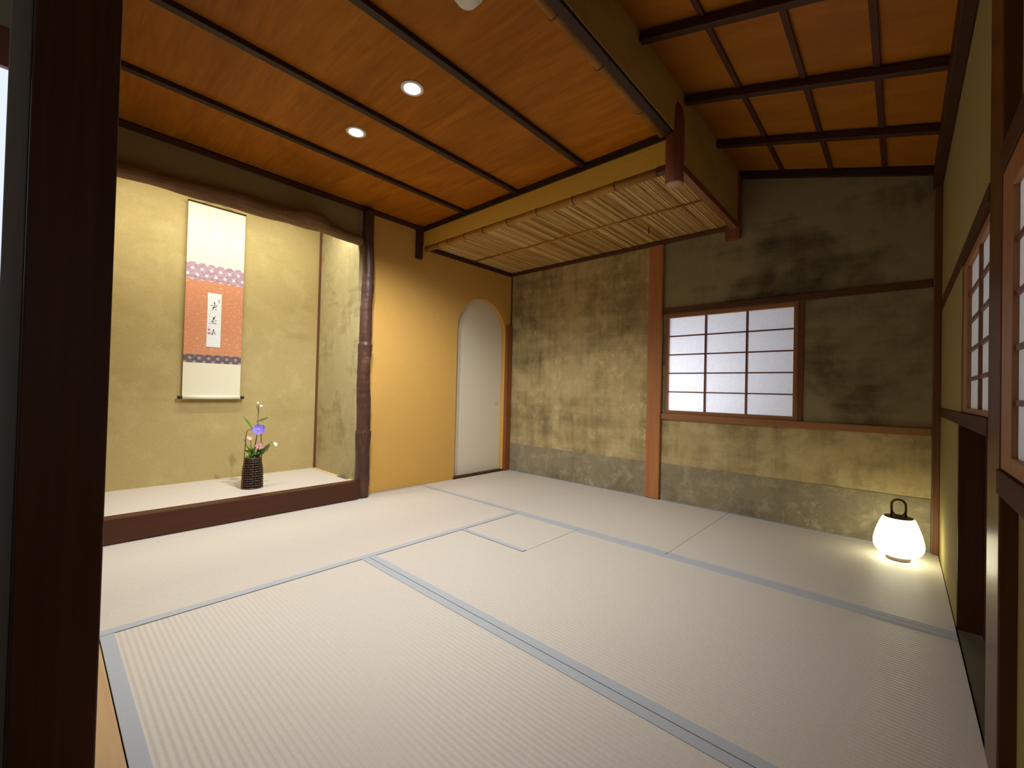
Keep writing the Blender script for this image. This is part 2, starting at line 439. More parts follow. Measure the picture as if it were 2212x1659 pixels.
def arch_wall(mb, x0, x1, n=32):
    """wall slab with an arched notch, built as upright strips so every face is convex"""
    cols = [(-1.5, ya, -.05, -.05)]
    for k in range(n):
        a0 = PI - PI * k / n; a1 = PI - PI * (k + 1) / n
        cols.append((cy + rr * math.cos(a0), cy + rr * math.cos(a1), zs + rr * math.sin(a0), zs + rr * math.sin(a1)))
    cols.append((yb_, .06, -.05, -.05))
    for y0_, y1_, l0, l1 in cols:
        mb.hexa([(x0, y0_, l0), (x1, y0_, l0), (x1, y1_, l1), (x0, y1_, l1), (x0, y0_, 2.3), (x1, y0_, 2.3), (x1, y1_, 2.3), (x0, y1_, 2.3)])
    return mb
o = arch_wall(MB(), -.045, 0).build('wall_left.004', M['sand']); tag(o, 'sandy yellow plaster wall with an arched doorway', 'wall', kind='structure')
d = thing('door_1', (-.04, cy, 0), 'white papered sliding door behind the arched opening in yellow wall', 'door', kind='structure')
MB().box(-.068, -.05, -.78, .03, -.02, 1.66).build('door_panel', M['door_paper'], d, bevel=.002)
b = MB(); b.tube([(-.0505, -.13, .645), (-.0475, -.13, .645)], .022, 24)
b.build('finger_pull', plain('PullRing', rgb(218, 208, 184), .7, .2), d)
o = boxthing('trim_1', (-.045, .012, ya - .01, yb_ + .0, -.05, .014), M['timber_y'], 'thin dark threshold strip below the arched white door', 'threshold', .001, kind='structure')

# --- back wall with shoji window
wx0, wx1, wz0, wz1 = 1.552, 2.368, .632, 1.362
b = MB()
b.box(-.045, 1.478, 0, .07, -.05, 2.4); b.box(1.478, 3.04, 0, .07, -.05, .61)
o = b.build('wall_back', M['old']); tag(o, 'smoke stained olive plaster back wall left of and below the window', 'wall', kind='structure')
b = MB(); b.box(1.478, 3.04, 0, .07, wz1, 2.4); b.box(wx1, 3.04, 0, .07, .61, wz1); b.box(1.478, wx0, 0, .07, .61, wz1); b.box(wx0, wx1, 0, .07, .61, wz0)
o = b.build('wall_back.001', M['old2']); tag(o, 'smoke stained plaster above and right of back window, coloured darker for dim light', 'wall', kind='structure')
# paper skirting
o = boxthing('baseboard_back', (.0, 1.42, -.004, 0, 0, .262), M['skirt'], 'grey paper skirting along back wall between yellow wall and tall post', 'skirting', 0, kind='structure')
o = boxthing('baseboard_back.001', (1.533, 2.955, -.004, 0, 0, .268), M['skirt'], 'grey paper skirting along back wall behind the glowing lantern', 'skirting', 0, kind='structure')

def shoji_win(name, label, axis, a0, a1, z0, z1, p, depth, cols, rows, fw, bar, mats, frame_sides=(1, 1, 1, 1), us=None):
    """axis 0: window in a wall along x (p = y of room face); axis 1: wall along y (p = x of room face)"""
    loc = ((a0 + a1) / 2, p, z0) if axis == 0 else (p, (a0 + a1) / 2, z0)
    t = thing(name, loc, label, 'window', kind='structure')
    def bx(mb, u0, u1, v0, v1, d0, d1):
        if axis == 0: mb.box(u0, u1, p + d0, p + d1, v0, v1)
        else: mb.box(p + d0, p + d1, u0, u1, v0, v1)
    fl, fr, fb, ft = [fw * q for q in frame_sides]
    for n_, (u0, u1, v0, v1) in (('stile', (a0, a0 + fl, z0, z1)), ('stile', (a1 - fr, a1, z0, z1)), ('rail', (a0 + fl, a1 - fr, z0, z0 + fb)), ('rail', (a0 + fl, a1 - fr, z1 - ft, z1))):
        mb = MB(); bx(mb, u0, u1, v0, v1, 0, depth); mb.build(n_, mats[2] if n_ == 'stile' else mats[0], t, bevel=.0015)
    ia0, ia1, iz0, iz1 = a0 + fl, a1 - fr, z0 + fb, z1 - ft
    for u in (us or [ia0 + (ia1 - ia0) * i / cols for i in range(1, cols)]):
        mb = MB(); bx(mb, u - bar, u + bar, iz0, iz1, .003, depth - .006); mb.build('muntin', mats[1], t)
    for j in range(1, rows):
        v = iz0 + (iz1 - iz0) * j / rows; mb = MB(); bx(mb, ia0, ia1, v - bar * .75, v + bar * .75, .0045, depth - .0065); mb.build('muntin', mats[1], t)
    mb = MB(); bx(mb, ia0 - .004, ia1 + .004, iz0 - .004, iz1 + .004, depth - .006, depth - .0045); mb.build('paper_pane', M['shoji'], t)
    return t
shoji_win('window_1', 'square paper shoji window glowing lavender white in the back wall', 0, wx0, wx1, wz0, wz1, .002, .03, 3, 5, .026, .0055, (M['frame_x'], M['muntin'], M['frame_z']), (.7, .8, 1, 1.1))
# rails on the back wall
boxthing('trim_2', (1.533, 2.955, -.014, 0, 1.362, 1.402), M['timber_x'], 'brown horizontal rail above the back window running to right corner', 'rail', .002, kind='structure')
boxthing('trim_3', (1.533, 2.955, -.016, 0, .592, .632), M['frame_x'], 'brown horizontal sill rail below the back window', 'rail', .002, kind='structure')
boxthing('trim_4', (2.37, 2.40, -.008, 0, .632, 1.362), M['timber_z'], 'slim dark upright at the right edge of the back window', 'trim', .001, kind='structure')
boxthing('trim_5', (.02, 1.95, -.02, 0, 1.885, 1.915), M['timber_x'], 'dark rail where the reed ceiling meets the back wall', 'rail', .002, kind='structure')
boxthing('trim_6', (0, .018, -1.03, -.02, 1.88, 1.912), M['timber_y'], 'dark red rail where the reed ceiling meets the yellow wall', 'rail', .002, kind='structure')
boxthing('trim_7', (0, .02, -2.95, -1.135, 2.018, 2.045), M['timber_y'], 'reddish ceiling rail along top of the alcove wall', 'rail', .002, kind='structure')
boxthing('trim_8', (0, .012, -.012, 0, 1.41, 1.88), M['timber_z'], 'thin dark corner strip between yellow wall and back wall', 'trim', .001, kind='structure')
boxthing('trim_9', (-.62, -.606, -1.614, -1.60, TZ, 2.45), M['timber_z'], 'thin brown corner strip at the right back corner of alcove', 'trim', .001, kind='structure')

# --- right wall
b = MB()
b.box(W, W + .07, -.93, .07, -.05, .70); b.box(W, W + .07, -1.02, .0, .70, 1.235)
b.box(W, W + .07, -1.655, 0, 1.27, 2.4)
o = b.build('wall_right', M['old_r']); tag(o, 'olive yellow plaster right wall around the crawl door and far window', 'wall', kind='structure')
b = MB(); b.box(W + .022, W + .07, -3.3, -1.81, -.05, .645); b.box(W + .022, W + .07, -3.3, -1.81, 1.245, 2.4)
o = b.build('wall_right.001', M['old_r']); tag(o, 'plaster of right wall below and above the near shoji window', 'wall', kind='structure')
P = boxthing('post', (W - .004, W + .07, -1.81, -1.655, -.05, 2.2), M['post_gloss'], 'polished brown post between the two right hand windows', 'post', .003)
boxthing('trim_10', (W - .006, W + .05, -1.655, -.045, 1.232, 1.275), M['timber_y'], 'brown rail over the far right window', 'rail', .002, kind='structure')
boxthing('trim_11', (W - .006, W + .05, -1.655, -.045, .70, .742), M['timber_y'], 'brown rail between the far right window and crawl door', 'rail', .002, kind='structure')
boxthing('trim_12', (W - .006, W + .06, -3.3, -1.812, 1.232, 1.285), M['timber_y'], 'brown rail over the near right window', 'rail', .002, kind='structure')
boxthing('trim_13', (W - .008, W + .06, -3.3, -1.812, .60, .648), M['timber_y'], 'brown sill rail under the near right window', 'rail', .002, kind='structure')
shoji_win('window_2', 'narrow far paper shoji window in right wall above crawl door', 1, -1.655, -1.02, .742, 1.232, W + .004, .0165, 3, 5, .03, .0075, (M['frame_y'], M['muntin'], M['frame_z']), (.4, 3.3, .5, .8), [-1.60, -1.365])
shoji_win('window_3', 'near paper shoji window at the right edge of the view', 1, -2.95, -1.812, .648, 1.232, W - .002, .0145, 4, 5, .035, .007, (M['frame_y'], M['muntin'], M['frame_z']), (1, 3.0, .9, 1.7))
# crawl door recess
d = thing('door_2', (W + .1, -1.29, 0), 'low dark wooden crawl door in the right wall', 'door', kind='structure')
MB().box(W + .062, W + .085, -1.70, -.86, -.05, .72).build('door_panel', M['door_dark'], d)
MB().box(W + .001, W + .061, -.946, -.9304, -.05, .70).build('jamb', M['door_dark'], d)
MB().box(W + .001, W + .061, -1.654, -.947, -.05, -.006).build('sill_board', wood('SillBoard', rgb(104, 96, 76), rgb(78, 72, 56), 1, .6, .3), d)
boxthing('trim_14', (W - .001, W + .022, -3.3, -1.812, -.05, .03), M['timber_y'], 'worn floor plank at the foot of the near right wall', 'trim', .006, kind='structure')
boxthing('post.001', (2.956, W + .0, -.042, 0, 0, 1.87), M['timber_z'], 'slim brown corner post behind the lantern', 'post', .004)

# --- flat ceiling
b = MB()
b.box(0, 2.0, -3.1, -1.05, H, H + .05)
o = b.build('ceiling.001', M['board']); tag(o, 'flat orange brown board ceiling over the alcove side', 'ceiling', kind='structure')
for i, (x, wds) in enumerate(((.515, 'first dark ceiling batten out from the alcove'), (1.008, 'dark ceiling batten running between the two downlights'), (1.511, 'third dark ceiling batten, nearest the hanging plaster wall'))):
    boxthing('ceiling_batten', (x - .016, x + .016, -3.05, -1.083, H - .022, H), M['batten_dark'], wds, 'batten', .002, 'dark battens under the flat ceiling')
# drop wall between flat ceiling and reed ceiling
boxthing('ceiling_beam', (.03, 1.985, -1.083, -1.052, 2.012, H), M['batten_dark'], 'dark brown beam along far edge of the flat ceiling', 'beam', .003)
o = boxthing('wall_back.002', (.0, 2.0, -1.076, -1.03, 1.895, 2.02), plaster('DropPlaster', rgb(232, 190, 84), rgb(236, 198, 98), rgb(214, 170, 70), .4, .3, 1, .1, .12), 'narrow strip of yellow plaster above the reed ceiling', 'wall', 0, kind='structure')

def bamboo_pole(name, p0, p1, r, nodes, mat, label, cat='pole'):
    p0, p1 = Vector(p0), Vector(p1); L = (p1 - p0).length; d = (p1 - p0) / L
    t = thing(name, tuple(p0), label, cat)
    ts = sorted([0, L] + [q * L + e for q in nodes for e in (-.012, -.004, .004, .012)])
    path = []; rad = []
    for s_ in ts:
        near = min([abs(s_ - q * L) for q in nodes])
        path.append(p0 + d * s_); rad.append(r * (1.16 if near < .006 else 1.0))
    b = MB(); b.tube(path, rad, 16); b.build('culm', mat, t)
    for q in nodes:
        b = MB(); c = p0 + d * (q * L); b.tube([c - d * .0032, c + d * .0032], r * 1.22, 16); b.build('node_ring', M['bamboo_node'], t)
    return t
bamboo_pole('bamboo_pole', (.035, -1.055, 1.877), (1.93, -1.055, 1.877), .0215, [.09, .15, .25, .35, .47, .60, .74, .88], M['bamboo_x'], 'knotted bamboo pole along the front edge of reed ceiling')
bamboo_pole('bamboo_pole', (1.972, -3.05, 2.035), (1.972, -1.1, 2.035), .021, [.14, .34, .55, .70, .875], M['bamboo_y'], 'knotted bamboo pole along right edge of the flat ceiling')

# --- reed ceiling
t = thing('reed_ceiling', (0, 0, 1.92), 'lower ceiling panel of pale reeds against the back wall', 'ceiling panel')
b = MB(); n = 238
for i in range(n):
    x = .006 + 1.97 * (i + .5) / n; r = random.uniform(.0036, .0046); z = 1.921 + random.uniform(-.0012, .0012)
    dx = random.uniform(-.002, .002)
    b.tube([(x, -1.03, z), (x + dx, -.5, z), (x, -.005, z)], r, 6, cap=False)
b.build('reeds', M['reed'], t)
MB().box(.003, 1.985, -1.03, -.002, 1.926, 1.94).build('backing_board', M['bamboo_x'], t)
b = MB(); b.tube([(.02, -.52, 1.912), (.7, -.515, 1.9115), (1.3, -.522, 1.912), (1.97, -.518, 1.9125)], .0075, 8); b.build('cross_batten', M['bamboo_x'], t)
b = MB(); b.tube([(1.545, -.31, 1.918), (1.545, -.31, 1.90), (1.541, -.302, 1.884), (1.536, -.29, 1.882), (1.534, -.281, 1.889)], .0032, 8)
o = b.build('ceiling_hook', M['blacklac'], org=(1.545, -.31, 1.918)); tag(o, 'tiny dark hook screwed into the reed ceiling', 'hook')

# --- hanging plaster wall and sloping ceiling
hx0, hx1 = 1.995, 2.03
b = MB(); b.box(hx0, hx1, -3.1, -1.055, 2.028, 2.34); b.box(hx0, hx1, -1.055, 0, 1.912, 2.34)
o = b.build('wall_right.002', M['kokabe']); tag(o, 'hanging plaster wall between flat ceiling and sloping ceiling', 'wall', kind='structure')
boxthing('trim_15', (hx0 - .004, hx1 + .004, -1.01, -.03, 1.878, 1.914), wood('EaveRail', rgb(150, 98, 54), rgb(116, 70, 36), 1), 'reddish rail along bottom of hanging wall beside reed ceiling', 'rail', .003, kind='structure')
boxthing('trim_16', (hx0 - .002, hx1 - .003, -3.09, -1.105, 2.012, 2.028), M['batten_dark'], 'dark strip between bamboo pole and the hanging wall', 'trim', .001, kind='structure')
boxthing('hanging_post', (1.955, 2.045, -.036, 0, 1.812, 2.225), M['red_log'], 'stub of brown post hanging against the back wall', 'post', .003)
boxthing('hanging_post', (0, .034, -1.135, -1.085, 1.792, 2.05), M['dark_z'], 'short dark post stub hanging on the yellow wall near alcove', 'post', .003)
t = thing('hanging_log', (2.018, -1.06, 1.79), 'round reddish log stub hanging at the corner of both ceilings', 'post')
b = MB(); b.tube([(2.018, -1.06, 1.79), (2.018, -1.06, 1.9), (2.018, -1.06, 2.08), (2.016, -1.06, 2.15), (2.006, -1.06, 2.215)], [.0425, .043, .043, .034, .008], 24); b.build('trunk', M['red_log'], t)
b = MB(); b.lathe([(0, 1.7885), (.040, 1.7885), (.040, 1.79), (0, 1.79)], (2.018, -1.06, 0), 24); o = b.build('cut_end', M['cut'], t); o['label'] = 'pale sawn end'
boxthing('beam_end', (1.932, 1.99, -1.075, -1.035, 1.862, 1.895), M['timber_x'], 'square brown beam end tucked beside the hanging log', 'beam', .003)

sl = (1.95 - 2.23) / (2.954 - 2.0)
def zs_(x, off=0): return 2.23 + sl * (x - 2.0) + off
def slope_box(mb, x0, x1, y0, y1, o0, o1):
    mb.hexa([(x0, y0, zs_(x0, o0)), (x1, y0, zs_(x1, o0)), (x1, y1, zs_(x1, o0)), (x0, y1, zs_(x0, o0)),
             (x0, y0, zs_(x0, o1)), (x1, y0, zs_(x1, o1)), (x1, y1, zs_(x1, o1)), (x0, y1, zs_(x0, o1))]); return mb
o = slope_box(MB(), hx1, 3.04, -3.3, 0, .042, .08).build('ceiling.002', M['board_slope']); tag(o, 'sloping brown board ceiling falling towards the right wall', 'ceiling', kind='structure')
wds = ['rafter of the sloping ceiling closest to the back wall', 'second rafter of sloping ceiling counted from the back wall', 'third rafter of sloping ceiling counted from the back wall', 'fourth rafter of sloping ceiling counted from the back wall', 'fifth rafter of sloping ceiling counted from the back wall']
for i, y in enumerate((-.475, -.97, -1.465, -1.96, -2.455)):
    o = slope_box(MB(), hx1, 2.955, y - .017, y + .017, -.003, .03).build('rafter', M['rafter'], org=(hx1, y, zs_(hx1)), bevel=.004)
    tag(o, wds[i], 'rafter', 'rafters of the sloping ceiling')
o = slope_box(MB(), hx1, 2.955, -.026, 0, -.006, .03).build('trim_17', M['batten_dark']); tag(o, 'black strip where sloping ceiling meets the back wall', 'trim', kind='structure')
wds = ['thin lengthwise batten of sloping ceiling next to the hanging wall', 'middle thin lengthwise batten of the sloping ceiling', 'thin lengthwise batten of sloping ceiling nearest the right wall']
for i, x in enumerate((2.278, 2.522, 2.758)):
    o = slope_box(MB(), x - .0105, x + .0105, -3.2, -.026, .03, .042).build('slope_batten', M['batten_slope'], org=(x, -3.2, zs_(x))); tag(o, wds[i], 'batten', 'thin battens of the sloping ceiling')
o = boxthing('wall_plate_beam', (2.95, W + .0, -3.3, -.0, 1.87, 1.958), M['rafter'], 'thick dark beam along top of the right wall', 'beam', .004)

# --- near wall and the post the view looks past
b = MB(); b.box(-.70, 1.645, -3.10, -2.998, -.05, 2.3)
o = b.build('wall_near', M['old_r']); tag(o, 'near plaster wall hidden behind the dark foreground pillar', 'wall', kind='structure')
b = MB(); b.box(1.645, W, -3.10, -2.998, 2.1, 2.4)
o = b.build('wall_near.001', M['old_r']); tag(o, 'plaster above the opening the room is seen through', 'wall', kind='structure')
boxthing('pillar', (1.65, 1.75, -3.112, -3.003, -.05, 2.3), M['dark_z'], 'tall dark brown pillar in the left foreground', 'pillar', .003)
boxthing('threshold', (.0, W - .03, -2.997, -2.9505, -.05, 0.0), M['threshold'], 'pale tan wooden strip between foreground mat edging and dark pillar', 'threshold', .002)
boxthing('sliding_door_edge', (1.69, 1.72, -3.139, -3.1135, -.05, 2.2), M['greyboard'], 'grey door edge standing just left of the dark pillar', 'door edge', .002)
# adjoining room seen as a sliver at the far left
b = MB(); b.box(.18, .3, -5.2, -3.13, -.05, 2.6)
o = b.build('wall_near.002', M['pale']); tag(o, 'pale wall of the adjoining room at the far left edge', 'wall', kind='structure')
boxthing('trim_18', (.3, .33, -5.2, -3.13, 1.95, 2.10), wood('AnnexRail', rgb(150, 92, 74), rgb(120, 70, 54), 1), 'reddish rail over the bright panel at far left edge', 'rail', .003, kind='structure')
d = thing('window_4', (.32, -4, .3), 'bright bluish white panel at the far left edge of view', 'window', kind='structure')
MB().box(.301, .306, -5.0, -3.15, 1.12, 1.95).build('paper_pane', emit('LitPane', (.72, .80, .95, 1), .75), d)
b = MB(); b.box(.2, 3.35, -5.2, -3.13, 2.6, 2.65)
o = b.build('ceiling.003', M['pale']); tag(o, 'ceiling of the adjoining room behind the viewpoint', 'ceiling', kind='structure')

# ================================================================== TATAMI
def mat(x0, x1, y0, y1, axis, label, cut=None, e=.034, edges=(1, 1)):
    t = thing('tatami_mat', ((x0 + x1) / 2, (y0 + y1) / 2, -.05), label, 'tatami mat', 'tatami mats on the floor')
    g = .0012; x0 += g; x1 -= g; y0 += g; y1 -= g
    b = MB()
    if cut is None: b.box(x0, x1, y0, y1, -.05, 0)
    else:
        cx, cy_ = cut; b.box(x0, x1, y0, cy_ - g, -.05, 0); b.box(cx + g, x1, cy_ - g, y1, -.05, 0)
    b.build('woven_surface', M['tatami_x'] if axis == 0 else M['tatami_y'], t)
    def ed(a0, a1, b0, b1):
        MB().box(a0, a1, b0, b1, -.012, .0022).build('cloth_edging', M['heri'], t, bevel=.001)
    if axis == 0:
        if edges[0]: ed(x0, x1, y0, y0 + e)
        if edges[1]:
            ed(x0 if cut is None else cut[0] + g, x1, y1 - e, y1)
    else:
        if edges[0]: ed(x0, x0 + e, y0, y1)
        if edges[1]: ed(x1 - e, x1, y0, y1)
    return t
Y1, Y2, X1, X2 = -1.03, -2.062, 1.05, 2.0
RX, RY = 1.495, -1.505
mat(.002, X1, NEAR, Y1, 1, 'tatami mat lying along the alcove sill', edges=(1, 1))
mat(.002, X2, Y1, -.004, 0, 'tatami mat along back wall beneath the arched door and tall post')
mat(X2, W - .002, Y1, -.004, 0, 'half size tatami mat beneath the glowing lantern')
mat(X1, W - .002, Y2, Y1, 0, 'tatami mat in the middle of the room with a corner cut out', cut=(RX, RY))
mat(X1, W - .002, NEAR, Y2, 0, 'large ribbed tatami mat in the foreground')
# small square piece in the hearth position
t = thing('hearth_mat', ((X1 + RX) / 2, (Y1 + RY) / 2, -.05), 'small square tatami piece covering the sunken hearth', 'tatami mat')
g = .0012
MB().box(X1 + g, RX - g, RY + g, Y1 - g, -.05, 0).build('woven_surface', M['tatami_x'], t)
MB().box(X1 + g, RX - g, RY + g, RY + .028, -.012, .0022).build('cloth_edging', M['heri'], t, bevel=.001)
MB().box(X1 + g, RX - g, Y1 - .028, Y1 - g, -.012, .0022).build('cloth_edging', M['heri'], t, bevel=.001)

# ================================================================== ALCOVE
t = thing('alcove_floor', (-.3, -2.3, 0), 'raised pale matting floor inside the alcove', 'alcove floor')
MB().box(-.62, .012, -2.99, -1.632, .0, TZ).build('woven_surface', M['tatami_y'], t)
MB().box(-.62, .012, -1.632, -1.60, .0, TZ + .002).build('edge_board', wood('EdgeBoard', rgb(226, 200, 156), rgb(206, 178, 132), 0, .5, .3), t, bevel=.001)
boxthing('alcove_sill', (.012, .088, -2.96, -1.60, .0025, .124), M['sill'], 'dark red lacquered sill across the front of alcove', 'sill', .005)
t = thing('floor_outlet', (-.1, -1.616, TZ + .002), 'small grey plate set in the pale alcove edge board', 'plate')
MB().box(-.185, -.045, -1.629, -1.604, TZ + .0022, TZ + .006).build('cover_plate', M['steel'], t, bevel=.001)
MB().box(-.135, -.095, -1.624, -1.609, TZ + .0061, TZ + .0072).build('flap', M['pewter'], t)

# bark post
b = MB(); path = []; rad = []
rnd = random.Random(3)
zz = 0.0025
while zz < 2.02:
    r = .049 - .012 * (zz / 2.02) + rnd.uniform(-.0012, .0012)
    for zn, a in ((.465, .008), (1.08, .008), (.72, .002), (1.5, .002)):
        d_ = zz - zn
        if -.12 < d_ < 0: r += a * (1 + d_ / .12)
        elif 0 <= d_ < .012: r -= .001
    wob = .004 * math.sin(zz * 5.1) + .002 * math.sin(zz * 13)
    path.append((.035 + wob * .4, -1.553 + wob, zz)); rad.append(r); zz += .012
rings = b.tube(path, rad, 28)
for ring in rings:
    for v in ring:
        v.co += Vector((1, 1, 0)).normalized() * .0 + Vector((noise.noise(v.co * 14) * .0022, noise.noise(v.co * 14 + Vector((5, 0, 0))) * .0022, 0))
o = b.build('alcove_post', M['bark'], org=(.035, -1.553, 0)); tag(o, 'round bark covered post at the right end of the alcove', 'post')
# warped log lintel
b = MB(); path = []; rad = []
prof = [(-2.96, 1.790, .028), (-2.87, 1.797, .034), (-2.75, 1.803, .036), (-2.6, 1.812, .042), (-2.45, 1.820, .046), (-2.3, 1.825, .049), (-2.15, 1.824, .049), (-2.05, 1.826, .052), (-1.97, 1.836, .060), (-1.90, 1.832, .057), (-1.83, 1.816, .046), (-1.75, 1.806, .038), (-1.66, 1.800, .033), (-1.585, 1.797, .031)]
for i in range(len(prof) - 1):
    for k in range(6):
        q = k / 6; q2 = q * q * (3 - 2 * q); a, c = prof[i], prof[i + 1]
        path.append((.016 + .012 * math.sin(a[0] * 6 + q), a[0] + (c[0] - a[0]) * q, a[1] + (c[1] - a[1]) * q2)); rad.append(a[2] + (c[2] - a[2]) * q2)
path.append((.016, prof[-1][0], prof[-1][1])); rad.append(prof[-1][2])
rings = b.tube(path, rad, 26)
for ring in rings:
    for v in ring:
        p = v.co.copy(); k = 1 + .8 * math.exp(-((p.y + 1.95) / .13) ** 2)
        v.co.x += noise.noise(Vector((p.x * 16, p.y * 5, p.z * 16))) * .008 * k
        v.co.z += noise.noise(Vector((p.x * 16 + 7, p.y * 5, p.z * 16))) * .008 * k
o = b.build('alcove_lintel', M['log'], org=(.016, -2.27, 1.8)); tag(o, 'warped natural log lintel with a knot over the alcove', 'lintel')

# back posts
b = MB().box(1.424, 1.531, -.032, 0, .0025, 1.885)
o = b.build('wall_post', M['red_z'], org=(1.478, -.016, 0), bevel=.008); tag(o, 'tall reddish post on back wall left of the window', 'post')
boxthing('wall_post', (0, .03, -.077, -.008, .0025, 1.398), wood('ArchPost', rgb(150, 88, 46), rgb(116, 64, 30), 2), 'short brown post between arched door and back corner', 'post', .003)

# ================================================================== HANGING SCROLL
SX = -.598
y0, y1 = -2.473, -2.146
t = thing('hanging_scroll', (SX, (y0 + y1) / 2, .66), 'tall hanging scroll with orange panel and white calligraphy strip', 'hanging scroll')
def sc(name, mat_, z0, z1, ya_=None, yb__=None, d0=0, d1=.0015, parent=None):
    return MB().box(SX + d0, SX + d1, ya_ if ya_ is not None else y0, yb__ if yb__ is not None else y1, z0, z1).build(name, mat_, parent or t)
o = sc('upper_paper', M['scroll_paper'], 1.568, 1.958)
for yy in (-2.363, -2.258):
    MB().box(SX + .0015, SX + .0019, yy - .0012, yy + .0012, 1.570, 1.952).build('paper_crease', M['crease'], o)
sc('upper_brocade', M['brocade'], 1.452, 1.568)['label'] = 'purple brocade band'
pan = sc('silk_panel', M['orange'], .962, 1.452); pan['label'] = 'orange silk panel'
sc('lower_brocade', M['brocade_dark'], .907, .962)['label'] = 'dark slate brocade band'
sc('lower_paper', M['scroll_paper'], .684, .907)
sh = MB().box(SX + .002, SX + .0032, -2.352, -2.273, 1.017, 1.379).build('calligraphy_sheet', M['sheet'], pan); sh['label'] = 'white paper strip with black brush writing'
CH1 = [[(-2.334, 1.294), (-2.329, 1.297)], [(-2.325, 1.299), (-2.32, 1.294)], [(-2.313, 1.322), (-2.314, 1.315)], [(-2.318, 1.312), (-2.309, 1.316)], [(-2.313, 1.313), (-2.311, 1.302), (-2.312, 1.294), (-2.316, 1.286), (-2.321, 1.28), (-2.326, 1.277)], [(-2.316, 1.285), (-2.319, 1.276), (-2.326, 1.265)], [(-2.315, 1.285), (-2.305, 1.288), (-2.299, 1.295), (-2.303, 1.301)], [(-2.309, 1.273), (-2.3, 1.269)]]
CH2 = [[(-2.321, 1.218), (-2.307, 1.209)], [(-2.305, 1.226), (-2.32, 1.205)], [(-2.322, 1.206), (-2.308, 1.212)], [(-2.313, 1.21), (-2.317, 1.201), (-2.325, 1.187), (-2.331, 1.185)], [(-2.326, 1.186), (-2.314, 1.189), (-2.313, 1.173)], [(-2.308, 1.195), (-2.298, 1.195)], [(-2.321, 1.179), (-2.326, 1.172)], [(-2.306, 1.18), (-2.3, 1.172)]]
CH3 = [[(-2.314, 1.137), (-2.316, 1.122), (-2.322, 1.112), (-2.33, 1.108)], [(-2.319, 1.126), (-2.309, 1.133)], [(-2.304, 1.121), (-2.314, 1.113), (-2.325, 1.099)], [(-2.325, 1.099), (-2.318, 1.1)], [(-2.309, 1.11), (-2.3, 1.102)]]
SIG = [[(-2.342, 1.259), (-2.337, 1.262)], [(-2.341, 1.242), (-2.335, 1.24)], [(-2.34, 1.228), (-2.338, 1.22)], [(-2.341, 1.198), (-2.336, 1.203)], [(-2.341, 1.171), (-2.335, 1.177)], [(-2.345, 1.149), (-2.334, 1.155)], [(-2.34, 1.176), (-2.337, 1.17)], [(-2.341, 1.227), (-2.337, 1.223)]]
SEAL = [[(-2.293, 1.342), (-2.284, 1.343), (-2.283, 1.319), (-2.292, 1.317)], [(-2.347, 1.137), (-2.333, 1.139), (-2.332, 1.126), (-2.346, 1.126)], [(-2.347, 1.115), (-2.332, 1.115), (-2.332, 1.102), (-2.346, 1.101)]]
for ch in (CH1, CH2, CH3):      # the writing is laid on the sheet as part of its sub-part
    b = MB()
    for k, st in enumerate(ch): b.ribbon_x(st, SX + .0033 + k * .00003, .0019, .0013)
    b.build('brush_character', M['ink'], sh)
b = MB()
for k, st in enumerate(SIG): b.ribbon_x(st, SX + .0033 + k * .00003, .0012, .0010)
b.build('signature', M['ink_faint'], sh)
for k, q in enumerate(SEAL):
    b = MB(); b.prism_x(q, SX + .0033, SX + .0038); b.build('red_seal', M['seal_pale'] if k == 0 else M['seal'], sh)
b = MB(); b.tube([(SX + .004, y0, .678), (SX + .004, y1, .678)], .0125, 20); rol = b.build('roller', M['scroll_paper'], t)
for ya_, yb__ in ((y0 - .024, y0), (y1, y1 + .024)):
    b = MB(); b.tube([(SX + .004, ya_, .678), (SX + .004, yb__, .678)], .0105, 18); b.build('roller_knob', M['blacklac'], rol)
b = MB(); b.tube([(SX + .001, y0 - .002, 1.961), (SX + .001, y1 + .002, 1.961)], .006, 10); b.build('top_rod', M['timber_y'], t)
b = MB(); b.tube([(SX, -2.40, 1.967), (SX, -2.31, 1.995), (SX, -2.22, 1.967)], .0016, 6); b.build('hanging_cord', M['cane'], t)
b = MB(); b.tube([(-.62, -2.31, 2.0), (SX - .002, -2.31, 1.998), (SX + .003, -2.31, 2.006)], .0028, 8)
o = b.build('scroll_nail', M['blacklac'], org=(-.62, -2.31, 2.0)); tag(o, 'small nail in alcove wall holding the scroll cord', 'nail')

# ================================================================== BASKET AND FLOWERS
bx, by = -.2, -2.17
t = thing('flower_basket', (bx, by, TZ), 'tall dark woven basket vase on the alcove floor', 'basket vase')
def br(z):  # radius of the basket
    q = (z - TZ) / .19
    return .057 - .004 * q - .013 * max(0, q - .55) ** 1.4 / .45 ** 1.4 * 1.0
b = MB()
for i in range(13):
    z = TZ + .006 + i * .0145
    pts = []
    for k in range(49):
        a = 2 * PI * k / 48; r = br(z) + .0022 * math.cos(12 * a + PI * (i % 2)); pts.append((bx + r * math.cos(a), by + r * math.sin(a), z))
    b.tube(pts, .0042, 6, cap=False)
for k in range(24):
    a = 2 * PI * k / 24
    b.tube([(bx + br(TZ + .19 * q / 8) * math.cos(a), by + br(TZ + .19 * q / 8) * math.sin(a), TZ + .003 + .185 * q / 8) for q in range(9)], .0026, 6)
for z, r in ((TZ + .004, .0045), (TZ + .188, .006)):
    b.tube([(bx + br(z) * math.cos(2 * PI * k / 32), by + br(z) * math.sin(2 * PI * k / 32), z) for k in range(33)], r, 8, cap=False)
b.build('woven_body', M['basket'], t)
